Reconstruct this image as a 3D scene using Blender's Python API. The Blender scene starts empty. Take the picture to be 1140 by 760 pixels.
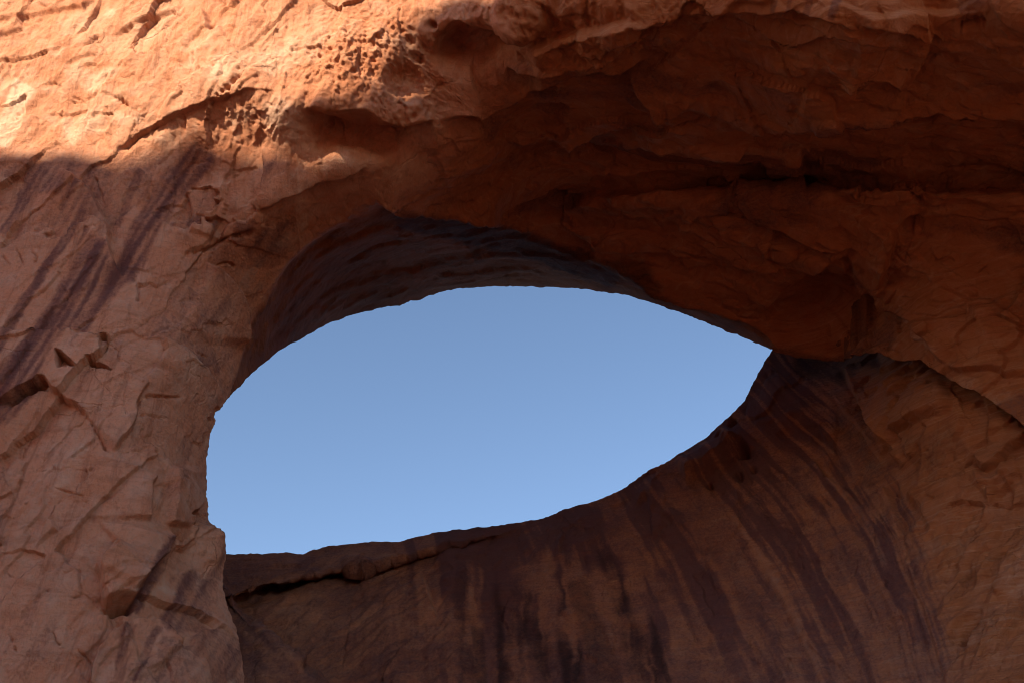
import bpy, math, random
import numpy as np

# ------------------------------------------------------------------ camera, sky, sun, exposure
W0, H0, F_PX = 1140.0, 760.0, 1108.0          # photograph size and focal length in its pixels (35 mm)
PITCH = math.radians(38.0)
CAM = np.array([0.0, 0.0, 1.7])
SUN_DIR = np.array([-0.50, -0.80, 0.385]); SUN_DIR /= np.linalg.norm(SUN_DIR)   # towards the sun
SUN_STRENGTH, SKY_STRENGTH, EXPOSURE = 3.2, 0.078, 1.62

scene = bpy.context.scene
cd = bpy.data.cameras.new('camera'); cam = bpy.data.objects.new('camera', cd)
scene.collection.objects.link(cam); scene.camera = cam
cam.location = CAM; cam.rotation_euler = (math.pi/2 + PITCH, 0, 0)
cd.lens = 36.0*F_PX/W0; cd.sensor_width = 36; cd.clip_end = 5000

world = bpy.data.worlds.new('World'); scene.world = world; world.use_nodes = True
wn = world.node_tree.nodes; wl = world.node_tree.links
sky = wn.new('ShaderNodeTexSky'); sky.sky_type = 'NISHITA'; sky.sun_disc = False
sky.sun_elevation = math.asin(SUN_DIR[2]); sky.sun_rotation = math.atan2(SUN_DIR[0], SUN_DIR[1])
sky.altitude = 1600; sky.air_density = 1.0; sky.dust_density = 0.1; sky.ozone_density = 1.0
wl.new(sky.outputs[0], wn['Background'].inputs[0]); wn['Background'].inputs[1].default_value = SKY_STRENGTH

ld = bpy.data.lights.new('sun', 'SUN'); ld.energy = SUN_STRENGTH; ld.angle = math.radians(0.42); ld.color = (1.0, 0.87, 0.63)
sun = bpy.data.objects.new('sun', ld); scene.collection.objects.link(sun)
from mathutils import Vector
sun.rotation_euler = Vector(SUN_DIR).to_track_quat('Z', 'Y').to_euler()
scene.view_settings.view_transform = 'Standard'; scene.view_settings.look = 'None'
scene.view_settings.exposure = EXPOSURE; scene.view_settings.gamma = 1
scene.cycles.filter_width = 1.05; scene.cycles.max_bounces = 8; scene.cycles.diffuse_bounces = 6

# ------------------------------------------------------------------ numeric helpers
rng = np.random.default_rng(7)
SP, CP = math.sin(PITCH), math.cos(PITCH)

def place(px, py, Y):
    """point on the line of sight through (px, py) at the ground distance Y"""
    a = px - W0/2; b = H0/2 - py
    dx = a; dy = F_PX*CP - b*SP; dz = F_PX*SP + b*CP
    t = Y/dy
    return np.stack([dx*t, Y + 0*t, dz*t + CAM[2]], -1)

def _hash(ix, iy, iz, seed):
    h = (ix.astype(np.uint32)*np.uint32(374761393) + iy.astype(np.uint32)*np.uint32(668265263)
         + iz.astype(np.uint32)*np.uint32(2147483647 & 1274126177) + np.uint32((seed*974711 + 13) & 0xffffffff))
    h = (h ^ (h >> np.uint32(13)))*np.uint32(1274126177)
    h = (h ^ (h >> np.uint32(15)))*np.uint32(2246822519)
    return h ^ (h >> np.uint32(16))

def noise(p, seed=0):
    """gradient noise, about -1..1"""
    f = np.floor(p); i = f.astype(np.int64); d = p - f
    u = d*d*d*(d*(d*6-15)+10)
    out = np.zeros(len(p))
    for cx in (0, 1):
        for cy in (0, 1):
            for cz in (0, 1):
                h = _hash(i[:,0]+cx, i[:,1]+cy, i[:,2]+cz, seed)
                gx = ((h & 1023).astype(float)/511.5 - 1); gy = (((h >> 10) & 1023).astype(float)/511.5 - 1)
                gz = (((h >> 20) & 1023).astype(float)/511.5 - 1)
                g = gx*(d[:,0]-cx) + gy*(d[:,1]-cy) + gz*(d[:,2]-cz)
                w = (u[:,0] if cx else 1-u[:,0])*(u[:,1] if cy else 1-u[:,1])*(u[:,2] if cz else 1-u[:,2])
                out += w*g
    return out*1.5

def fbm(p, octaves=4, seed=0, gain=0.5, lac=2.03, ridged=False):
    a, s = 1.0, np.zeros(len(p)); q = p.copy(); tot = 0
    for k in range(octaves):
        n = noise(q, seed + 17*k)
        if ridged: n = 1 - 2*np.abs(n)
        s += a*n; tot += a; a *= gain; q = q*lac + 5.3
    return s/tot

def cells(p, seed=0):
    """F1 and F2 distances to scattered points (3D)"""
    f = np.floor(p).astype(np.int64)
    f1 = np.full(len(p), 9.0); f2 = np.full(len(p), 9.0); cid = np.zeros(len(p)); ctr = np.zeros_like(p)
    for ax in (-1, 0, 1):
        for ay in (-1, 0, 1):
            for az in (-1, 0, 1):
                c = f + np.array([ax, ay, az]); h = _hash(c[:,0], c[:,1], c[:,2], seed)
                o = np.stack([(h & 1023)/1023., ((h >> 10) & 1023)/1023., ((h >> 20) & 1023)/1023.], -1)
                d = np.linalg.norm(c + o - p, axis=1)
                m = d < f1
                f2 = np.where(m, f1, np.minimum(f2, d)); cid = np.where(m, (h % 997)/997., cid); f1 = np.where(m, d, f1); ctr[m] = (c + o)[m]
    return f1, f2, cid, ctr

def facets(p, seed, tilt=0.5, off=0.5):
    """flat plates at random tilts that meet in sharp edges"""
    f1, f2, cid, ctr = cells(p, seed)
    a = cid*6.2832; b = np.mod(cid*57.31, 1)*2-1
    d = p - ctr
    return tilt*(np.cos(a)*d[:,0] + np.sin(a)*d[:,2] + b*0.5*d[:,1]) + off*(np.mod(cid*91.7, 1)-0.5)

def sstep(a, b, x):
    t = np.clip((x-a)/(b-a), 0, 1); return t*t*(3-2*t)

def terrace(v, sharp=0.12):
    """turns a smooth field into flat plates with steep rims"""
    f = np.floor(v); t = v - f
    return f + sstep(0.5-sharp, 0.5+sharp, t)*1.0 + 0.25*(t - sstep(0.5-sharp, 0.5+sharp, t))

class RBF:
    def __init__(self, pts):
        pts = np.array(pts, float); self.s = 300.0
        x = pts[:, :2]/self.s; self.x = x; n = len(x)
        K = self.k(np.linalg.norm(x[:, None]-x[None], axis=2)) + 0.002*np.eye(n)
        P = np.c_[np.ones(n), x]
        A = np.block([[K, P], [P.T, np.zeros((3, 3))]])
        self.w = np.linalg.solve(A, np.r_[pts[:, 2], 0, 0, 0])
    @staticmethod
    def k(r):
        r = np.maximum(r, 1e-9); return r*r*np.log(r)
    def __call__(self, px, py):
        q = np.c_[px, py]/self.s; out = self.w[-3] + q @ self.w[-2:]
        for c, w in zip(self.x, self.w): out = out + w*self.k(np.hypot(q[:,0]-c[0], q[:,1]-c[1]))
        return out

def polyline(px, py, line, pad=None):
    """distance, signed distance, place along (0..1) of points to a polyline"""
    L = np.array(line, float); n = len(px)
    best = np.full(n, 1e9); sg = np.zeros(n); along = np.zeros(n)
    seg = np.hypot(*np.diff(L, axis=0).T); cum = np.r_[0, np.cumsum(seg)]; tot = cum[-1]
    for k in range(len(L)-1):
        a, b = L[k], L[k+1]; e = b-a; l2 = e @ e
        t = ((px-a[0])*e[0] + (py-a[1])*e[1])/l2; tc = np.clip(t, 0, 1)
        d = np.hypot(px-a[0]-tc*e[0], py-a[1]-tc*e[1])
        cr = e[0]*(py-a[1]) - e[1]*(px-a[0])
        m = d < best
        best = np.where(m, d, best); sg = np.where(m, np.sign(cr), sg); along = np.where(m, (cum[k]+tc*seg[k])/tot, along)
    return best, best*sg, along

def near(px, py, line, pad):
    L = np.array(line, float)
    return np.nonzero((px > L[:,0].min()-pad) & (px < L[:,0].max()+pad) & (py > L[:,1].min()-pad) & (py < L[:,1].max()+pad))[0]

def smooth_line(pts, n=6):
    """Catmull-Rom through the points"""
    P = np.array(pts, float); P = np.vstack([2*P[0]-P[1], P, 2*P[-1]-P[-2]]); out = []
    for i in range(1, len(P)-2):
        for t in np.linspace(0, 1, n, endpoint=False):
            p0, p1, p2, p3 = P[i-1:i+3]
            out.append(0.5*((2*p1)+(-p0+p2)*t+(2*p0-5*p1+4*p2-p3)*t*t+(-p0+3*p1-3*p2+p3)*t**3))
    out.append(P[-2]); return np.array(out)

def in_poly(px, py, poly):
    P = np.array(poly, float); r = np.zeros(len(px), bool); j = len(P)-1
    for i in range(len(P)):
        (xi, yi), (xj, yj) = P[i], P[j]
        if yi != yj:
            r ^= ((yi > py) != (yj > py)) & (px < (xj-xi)*(py-yi)/(yj-yi)+xi)
        j = i
    return r

# relief features, drawn in the sheet's own coordinates
def add_step(h, px, py, line, raise_to, height, width=1.6, fade_up=60, fade_down=25, share=0.7, taper=0.12):
    ix = near(px, py, line, 3*max(fade_up, fade_down)); 
    if len(ix) == 0: return
    L = smooth_line(line, 5)
    d, s, al = polyline(px[ix], py[ix], L)
    e = L[-1]-L[0]; nrm = np.array([-e[1], e[0]])           # positive cross side in y-down coordinates
    if nrm @ np.array(raise_to, float) < 0: s = -s
    ta, tb = taper if isinstance(taper, tuple) else (taper, taper)
    win = sstep(0, ta, al)*sstep(0, tb, 1-al)
    w = width
    up = sstep(-w, w, s)
    h[ix] += height*win*(share*up*np.exp(-np.maximum(s, 0)/fade_up) - (1-share)*(1-up)*np.exp(-np.maximum(-s, 0)/fade_down))

def add_crack(h, px, py, line, depth, width=1.5, taper=0.2):
    ix = near(px, py, line, 5*width+4)
    if len(ix) == 0: return
    d, s, al = polyline(px[ix], py[ix], smooth_line(line, 4))
    win = (sstep(0, taper, al)*sstep(0, taper, 1-al))**0.7
    v = 0.55 + 0.75*noise(np.c_[al*len(line)*2.3 + line[0][0], 0*al, 0*al + line[0][1]], 3)
    h[ix] -= 0.75*depth*win*np.clip(v, 0.1, 1.3)*np.exp(-(d/(width*(0.5+0.5*np.clip(v, 0.1, 1.3))))**1.5)

def blob(px, py, c, rx, ry, ang=0, soft=0.5):
    a = math.radians(ang); dx, dy = px-c[0], py-c[1]
    u = (dx*math.cos(a)+dy*math.sin(a))/rx; v = (-dx*math.sin(a)+dy*math.cos(a))/ry
    return 1 - sstep(1-soft, 1+soft, np.hypot(u, v))

def L0(line): return line[0][0]*0.37

def stroke(px, py, line, w0, w1=None, soft=0.42, taper=0.08):
    w1 = w0 if w1 is None else w1
    out = np.zeros(len(px)); ix = near(px, py, line, 2.2*max(w0, w1))
    if len(ix) == 0: return out
    d, s, al = polyline(px[ix], py[ix], smooth_line(line, 5))
    w = (w0 + (w1-w0)*al)*0.6*(1 + 0.25*noise(np.c_[al*4, 0*al + L0(line), 0*al], 8))
    out[ix] = (1 - sstep(1-soft, 1+soft, d/w))*sstep(0, taper, al)*sstep(0, taper, 1-al)
    return out

# ------------------------------------------------------------------ materials
def nodes(name):
    m = bpy.data.materials.new(name); m.use_nodes = True
    return m, m.node_tree.nodes, m.node_tree.links

def rock_material(name):
    m, N, L = nodes(name); bs = N['Principled BSDF']; bs.inputs['Roughness'].default_value = 0.92
    bs.inputs['Specular IOR Level'].default_value = 0.12
    co = N.new('ShaderNodeTexCoord').outputs['Object']
    def tex(scale, detail, rough=0.6, dist=0.0, stretch=None):
        n = N.new('ShaderNodeTexNoise'); n.inputs['Scale'].default_value = scale; n.inputs['Detail'].default_value = detail
        n.inputs['Roughness'].default_value = rough; n.inputs['Distortion'].default_value = dist
        if stretch:
            mp = N.new('ShaderNodeMapping'); mp.inputs['Scale'].default_value = stretch[0]; mp.inputs['Rotation'].default_value = stretch[1]
            L.new(co, mp.inputs[0]); L.new(mp.outputs[0], n.inputs['Vector'])
        else: L.new(co, n.inputs['Vector'])
        return n.outputs['Fac']
    def mix(fac, a, b):
        n = N.new('ShaderNodeMix'); n.data_type = 'RGBA'
        if isinstance(fac, float): n.inputs[0].default_value = fac
        else: L.new(fac, n.inputs[0])
        for s, v in ((6, a), (7, b)):
            if isinstance(v, tuple): n.inputs[s].default_value = (*v, 1)
            else: L.new(v, n.inputs[s])
        return n.outputs[2]
    def mr(v, a, b, c=0.0, d=1.0):
        n = N.new('ShaderNodeMapRange'); n.interpolation_type = 'SMOOTHSTEP'
        L.new(v, n.inputs[0])
        for k, x in enumerate((a, b, c, d)): n.inputs[k+1].default_value = x
        return n.outputs[0]
    def math_(op, a, b):
        n = N.new('ShaderNodeMath'); n.operation = op
        for k, v in enumerate((a, b)):
            if isinstance(v, float): n.inputs[k].default_value = v
            else: L.new(v, n.inputs[k])
        return n.outputs[0]
    hb = tex(1.0, 7, 0.7, 0.5, ((0.45, 0.45, 6.5), (0.12, 0.05, 0))); db = tex(1.0, 7, 0.7, 0.5, ((2.2, 1.0, 0.30), (0, 0.58, 0)))
    at = N.new('ShaderNodeAttribute'); at.attribute_name = 'stain_shade'
    sp = N.new('ShaderNodeSeparateColor'); L.new(at.outputs['Color'], sp.inputs[0])
    big = tex(0.22, 5, 0.6, 0.6); mid = tex(1.3, 8, 0.65, 0.3); fine = tex(9.0, 8, 0.7); grit = tex(45.0, 4, 0.7)
    bed = tex(1.0, 6, 0.6, 0.4, ((0.35, 0.35, 3.2), (0.25, 0.1, 0)))
    c = mix(mr(big, 0.35, 0.66), (0.60, 0.232, 0.122), (0.68, 0.305, 0.18))
    c = mix(mr(mid, 0.42, 0.72, 0, 0.55), c, (0.68, 0.37, 0.25))
    c = mix(mr(bed, 0.50, 0.72, 0, 0.45), c, (0.33, 0.115, 0.055))
    c = mix(mr(fine, 0.45, 0.72, 0, 0.50), c, (0.27, 0.105, 0.055))
    c = mix(mr(grit, 0.48, 0.74, 0, 0.50), c, (0.58, 0.36, 0.23))
    lam = N.new('ShaderNodeMix'); lam.data_type = 'FLOAT'; L.new(at.outputs['Alpha'], lam.inputs[0]); L.new(db, lam.inputs[2]); L.new(hb, lam.inputs[3]); lam = lam.outputs[0]
    nz = math_('MULTIPLY', math_('SUBTRACT', mid, 0.5), 0.9); nf = math_('MULTIPLY', math_('SUBTRACT', fine, 0.5), 0.7)
    jit = math_('ADD', nz, nf)
    def stain_shade(sock, lo, hi, amt, col, base, jf=1.0):
        v = math_('ADD', sock, math_('MULTIPLY', jit, mr(sock, 0.0, 0.3, 0.0, jf)))
        return mix(mr(v, lo, hi, 0, amt), base, col)
    c = mix(math_('MULTIPLY', at.outputs['Alpha'], mr(mid, 0.25, 0.75, 1.0, 0.75)), c, (0.43, 0.135, 0.047))  # iron red; on roof and soffit it also holds painted shade
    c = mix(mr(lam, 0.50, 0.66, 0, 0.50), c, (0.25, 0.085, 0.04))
    c = mix(mr(lam, 0.48, 0.36, 0, 0.30), c, (0.60, 0.33, 0.20))
    c = stain_shade(sp.outputs[1], 0.15, 1.0, 0.80, (0.80, 0.51, 0.36), c)
    c = stain_shade(sp.outputs[0], 0.05, 1.0, 0.88, (0.118, 0.044, 0.044), c)
    c = stain_shade(sp.outputs[2], 0.05, 1.0, 0.93, (0.045, 0.018, 0.015), c, 0.4)  # black streaks, plus shade painted on soffit, pocket and slot
    L.new(c, bs.inputs['Base Color'])
    h = math_('ADD', math_('MULTIPLY', mid, 0.5), math_('ADD', math_('MULTIPLY', fine, 0.30), math_('MULTIPLY', grit, 0.09)))
    h = math_('ADD', h, math_('MULTIPLY', lam, 0.45))
    wv = N.new('ShaderNodeVectorMath'); wv.operation = 'MULTIPLY_ADD'
    nt = N.new('ShaderNodeTexNoise'); nt.inputs['Scale'].default_value = 0.9; nt.inputs['Detail'].default_value = 6; L.new(co, nt.inputs['Vector'])
    L.new(nt.outputs['Color'], wv.inputs[0]); wv.inputs[1].default_value = (1.4, 1.4, 1.4); L.new(co, wv.inputs[2])
    for sc, amt, lo in ((0.42, 0.18, 0.50), (0.9, 0.10, 0.56)):
        vo = N.new('ShaderNodeTexVoronoi'); vo.feature = 'DISTANCE_TO_EDGE'; vo.inputs['Scale'].default_value = sc; L.new(wv.outputs[0], vo.inputs['Vector'])
        cr = math_('MULTIPLY', mr(vo.outputs['Distance'], 0.0, 0.03, -1.0, 0.0), mr(big if sc < 1 else mid, lo, lo+0.12))
        h = math_('ADD', h, math_('MULTIPLY', cr, amt))
    b = N.new('ShaderNodeBump'); b.inputs['Strength'].default_value = 0.85; b.inputs['Distance'].default_value = 0.30
    L.new(h, b.inputs['Height']); L.new(b.outputs[0], bs.inputs['Normal'])
    return m

def sand_material():
    m, N, L = nodes('red_sand'); bs = N['Principled BSDF']; bs.inputs['Roughness'].default_value = 0.95
    t = N.new('ShaderNodeTexNoise'); t.inputs['Scale'].default_value = 0.3; t.inputs['Detail'].default_value = 8
    co = N.new('ShaderNodeTexCoord'); L.new(co.outputs['Object'], t.inputs['Vector'])
    r = N.new('ShaderNodeValToRGB'); r.color_ramp.elements[0].color = (0.20, 0.095, 0.05, 1); r.color_ramp.elements[1].color = (0.30, 0.15, 0.085, 1)
    r.color_ramp.elements[0].position = 0.35; r.color_ramp.elements[1].position = 0.68
    L.new(t.outputs['Fac'], r.inputs[0]); L.new(r.outputs[0], bs.inputs['Base Color'])
    return m

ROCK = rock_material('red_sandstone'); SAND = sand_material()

# ------------------------------------------------------------------ meshes
def make_mesh(name, V, Fc, mat, stain_shade=None, normals=None, parent=None):
    me = bpy.data.meshes.new(name); V = np.asarray(V, np.float32); Fc = np.asarray(Fc, np.int32)
    me.vertices.add(len(V)); me.vertices.foreach_set('co', V.ravel())
    me.loops.add(Fc.size); me.loops.foreach_set('vertex_index', Fc.ravel())
    me.polygons.add(len(Fc)); k = Fc.shape[1]
    me.polygons.foreach_set('loop_start', np.arange(0, Fc.size, k, dtype=np.int32))
    me.update(calc_edges=True); me.validate()
    me.polygons.foreach_set('use_smooth', np.ones(len(me.polygons), bool))
    if stain_shade is not None:
        a = me.attributes.new('stain_shade', 'FLOAT_COLOR', 'POINT')
        a.data.foreach_set('color', (stain_shade if stain_shade.shape[1] == 4 else np.c_[stain_shade, np.zeros(len(V))]).astype(np.float32).ravel())
    if normals is not None: me.normals_split_custom_set_from_vertices(normals.astype(np.float32).tolist())
    me.materials.append(mat)
    o = bpy.data.objects.new(name, me); scene.collection.objects.link(o)
    if parent: o.parent = parent
    return o

def axis(lo, a, b, hi, fine, grow=1.12):
    mid = np.arange(a, b+fine, fine); L, R = [], []
    x, s = mid[0], fine
    while x > lo: s *= grow; x -= s; L.append(x)
    x, s = mid[-1], fine
    while x < hi: s *= grow; x += s; R.append(x)
    return np.array(L[::-1] + list(mid) + R)

def trimmed_grid(xs, ys, drop, edge):
    """quads outside drop(px,py); the rim vertices are pulled onto the polyline edge"""
    X, Y = np.meshgrid(xs, ys); nx = len(xs); ny = len(ys)
    px, py = X.ravel().copy(), Y.ravel().copy()
    ins = drop(px, py)
    i = np.arange(nx*ny).reshape(ny, nx)
    Q = np.stack([i[:-1,:-1], i[1:,:-1], i[1:,1:], i[:-1,1:]], -1).reshape(-1, 4)
    Q = Q[(~ins[Q]).any(1)]
    used = np.zeros(nx*ny, bool); used[Q] = True
    snap = np.nonzero(used & ins)[0]
    E = np.array(edge, float); bx, by = px[snap].copy(), py[snap].copy(); bd = np.full(len(snap), 1e9)
    for k in range(len(E)-1):
        a, b = E[k], E[k+1]; e = b-a
        t = np.clip(((px[snap]-a[0])*e[0]+(py[snap]-a[1])*e[1])/max(e@e, 1e-9), 0, 1)
        x, y = a[0]+t*e[0], a[1]+t*e[1]; d = np.hypot(x-px[snap], y-py[snap]); m = d < bd
        bx[m], by[m], bd[m] = x[m], y[m], d[m]
    px[snap], py[snap] = bx, by
    new = -np.ones(nx*ny, int); idx = np.nonzero(used)[0]; new[idx] = np.arange(len(idx))
    rim = np.zeros(len(idx), bool); rim[new[snap]] = True
    return px[idx], py[idx], new[Q], rim

def vert_normals(V, Q):
    n = np.cross(V[Q[:,2]]-V[Q[:,0]], V[Q[:,3]]-V[Q[:,1]])
    out = np.zeros_like(V)
    for k in range(4):
        for c in range(3): out[:,c] += np.bincount(Q[:,k], n[:,c], len(V))
    out /= np.maximum(np.linalg.norm(out, axis=1, keepdims=True), 1e-12)
    flip = np.sum(out*(CAM - V), axis=1).mean() < 0
    return -out if flip else out

def skirt(V, Q, px, py, rim, stain_shade, lengths=((0.05,0.12),(0.2,0.35),(0.6,0.7),(1.8,1.5),(6.0,3.0),(14.0,5.0))):
    """closes the rock behind a rim: rolls the surface over and back, away from the opening"""
    ed = np.vstack([Q[:, [k, (k+1) % 4]] for k in range(4)])
    key = np.sort(ed, axis=1); u, inv, cnt = np.unique(key, axis=0, return_inverse=True, return_counts=True)
    b = ed[(cnt[inv.ravel()] == 1)]; b = b[rim[b[:,0]] & rim[b[:,1]] & (b[:,0] != b[:,1])]
    # direction into the rock, in the sheet's coordinates, averaged along the rim
    cen = np.zeros((len(V), 2)); n_ = np.zeros(len(V))
    for k in range(4):
        for c, q in ((0, px), (1, py)): cen[:,c] += np.bincount(Q[:,k], q[Q].mean(1), len(V))
        n_ += np.bincount(Q[:,k], np.ones(len(Q)), len(V))
    cen /= np.maximum(n_, 1)[:,None]
    g = np.c_[cen[:,0]-px, cen[:,1]-py]; g /= np.maximum(np.linalg.norm(g, axis=1, keepdims=True), 1e-9)
    ids = np.unique(b)
    gi = g[ids].copy(); qx, qy = px[ids], py[ids]               # even out the direction along the rim
    for _ in range(2):
        out = np.zeros_like(gi)
        for k in range(0, len(ids), 400):
            w = np.exp(-((qx[k:k+400,None]-qx[None])**2 + (qy[k:k+400,None]-qy[None])**2)/(2*10.0**2)); out[k:k+400] = w @ gi
        gi = out/np.maximum(np.linalg.norm(out, axis=1, keepdims=True), 1e-9)
    g[ids] = gi
    right = np.array([1., 0, 0]); up = np.array([0, -SP, CP]); fw = V[ids]-CAM; fw = fw/np.linalg.norm(fw, axis=1, keepdims=True)
    dirn = g[ids,0:1]*right - g[ids,1:2]*up
    allV, allQ, allS, ring = [V], [Q], [stain_shade], {v: k for k, v in enumerate(ids)}
    base = len(V); prev = None
    bi = np.array([[ring[a], ring[c]] for a, c in b])
    for r, (l_in, l_fw) in enumerate(lengths):
        P = V[ids] + dirn*l_in + fw*l_fw
        P += 0.12*l_in*np.c_[noise(P*1.3, 3), noise(P*1.3, 4), noise(P*1.3, 5)]
        cur = base + r*len(ids) + np.arange(len(ids))
        low = ids if prev is None else prev
        allQ.append(np.c_[low[bi[:,1]], low[bi[:,0]], cur[bi[:,0]], cur[bi[:,1]]])
        allV.append(P); allS.append(stain_shade[ids]); prev = cur
    src = np.r_[np.arange(len(V)), np.tile(ids, len(lengths))]
    return np.vstack(allV), np.vstack(allQ), np.vstack(allS), src

# ================================================================== the arch
root = bpy.data.objects.new('rock_arch', None); scene.collection.objects.link(root)
root['label'] = 'huge red sandstone arch with a wide oval opening framing blue sky'
root['category'] = 'rock arch'

def rough_edge(pts, amp=1.0, seed=0, n=10):
    L = smooth_line(pts, n); q = np.c_[L*0.08, np.zeros(len(L))]
    q2 = np.c_[L*0.35, np.ones(len(L))]
    return L + 1.25*amp*np.c_[noise(q, seed)+0.75*noise(q2, seed+5)+0.5*noise(q2*2.3, seed+7), noise(q, seed+1)+0.75*noise(q2, seed+6)+0.5*noise(q2*2.3, seed+8)]

SKY_EDGE = rough_edge([(250,616),(249,606),(246,597),(240,588),(234,580),(232,570),(232,562),(229,550),(230,530),(230,510),(233,490),(238,472),
    (245,455),(256,440),(272,424),(290,407),(315,388),(338,376),(358,364),(385,353),(417,344),(440,340),(465,334),(485,327),(510,322),(540,320),(565,319),
    (600,320),(640,321),(670,325),(695,328),(722,336),(750,346),(775,355),(800,365),(825,375),(858,388)], 1.0, 1)
UNDER_EDGE = rough_edge([(858,388),(875,394),(905,397),(940,398),(975,397),(990,395),(996,398),(1008,403),(1022,401),(1036,404),(1050,414),(1062,424),(1085,436),(1105,448),
    (1125,462),(1142,476),(1200,520),(1300,600),(1500,760),(1900,1000)], 1.3, 2)
FOOT_EDGE = rough_edge([(330,1500),(300,1200),(284,900),(276,800),(272,760),(268,725),(262,700),(254,680),(249,655),(248,640),(249,626),(250,616)], 1.2, 3)
OPENING = np.vstack([SKY_EDGE, UNDER_EDGE[1:], [[1900,1500]], FOOT_EDGE[:-1]])
CREASE = smooth_line([(240,470),(252,448),(262,410),(268,390),(282,352),(298,322),(318,290),(345,263),(375,245),(405,234),(437,230),(475,234),(520,244),(565,248),(600,262),(640,275),
    (690,292),(722,312),(745,330),(775,336),(800,348),(830,358),(850,372),(868,390)], 8)
SOFFIT = np.vstack([CREASE, [[858,388]], SKY_EDGE[np.argmax(SKY_EDGE[:,1] < 466):][::-1]])

front = RBF([(-1700,1400,22),(-1700,760,20),(-1700,300,18),(-1700,0,16.5),(-1700,-450,16.5),(-700,1400,22),(-300,1300,23.5),(0,1300,23.6),(300,1300,26),(-700,760,21),(-300,760,23.6),(0,760,24.4),(150,760,24.6),(225,760,25.6),(268,760,27.6),
    (0,560,24.4),(120,560,24.5),(190,560,25.5),(230,560,28.2),(-700,400,19),(-300,400,23),(0,400,24.0),(130,400,24.2),(210,400,25.5),(262,400,28.2),
    (0,200,23.6),(120,200,23.5),(220,210,23.9),(300,240,24.3),(330,215,23.9),(345,262,26.6),(285,330,27.4),
    (405,228,25.4),(470,236,27.0),(520,243,28.8),(600,262,32.5),(700,300,34.2),(800,348,35.5),(868,390,36.2),
    (0,100,22.6),(-300,100,21.5),(-700,0,17),(-300,0,20.5),(0,0,22.0),(120,85,22.2),(150,0,21.4),(270,100,21.4),(300,0,20.3),(300,160,22.9),(360,125,21.8),(400,90,21.3),(440,0,19.8),(450,125,22.1),(480,90,21.7),
    (360,155,22.6),(370,180,22.9),(430,160,22.9),(430,185,23.4),(400,205,24.1),(480,170,23.6),(530,130,23.2),(540,180,25.0),(600,150,24.8),(600,210,29.2),
    (570,40,19.6),(640,24,18.8),(720,12,18),(850,6,17.2),(960,20,16.8),(1140,15,16.2),
    (700,80,20.8),(850,70,19.6),(1000,70,19.0),(1140,70,18.4),
    (700,130,23.6),(900,126,21.6),(1140,116,20.6),(700,220,28.8),(800,215,28.0),(900,215,27.0),(1020,215,25.8),(1140,215,25.0),
    (800,290,32.2),(950,300,30.6),(1140,310,28.6),(900,345,33.4),(990,390,33.2),(1060,400,31),(1140,400,30),(1140,465,30.2),
    (1400,560,27),(1400,300,26),(1400,100,18),(1400,0,15),(1900,1000,20),(1900,300,20),(1900,0,12),
    (-700,-200,16),(-300,-200,19.5),(100,-200,19.6),(450,-150,18.0),(600,-60,17.4),(750,-60,16.6),(900,-60,16.0),(1140,-80,15.2),(1140,-200,14.6),(1500,-200,13),(1900,-200,11),
    (-700,-450,16.5),(0,-450,19.5),(570,-450,17.5),(1140,-450,15.5),(1900,-450,12)])

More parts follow.
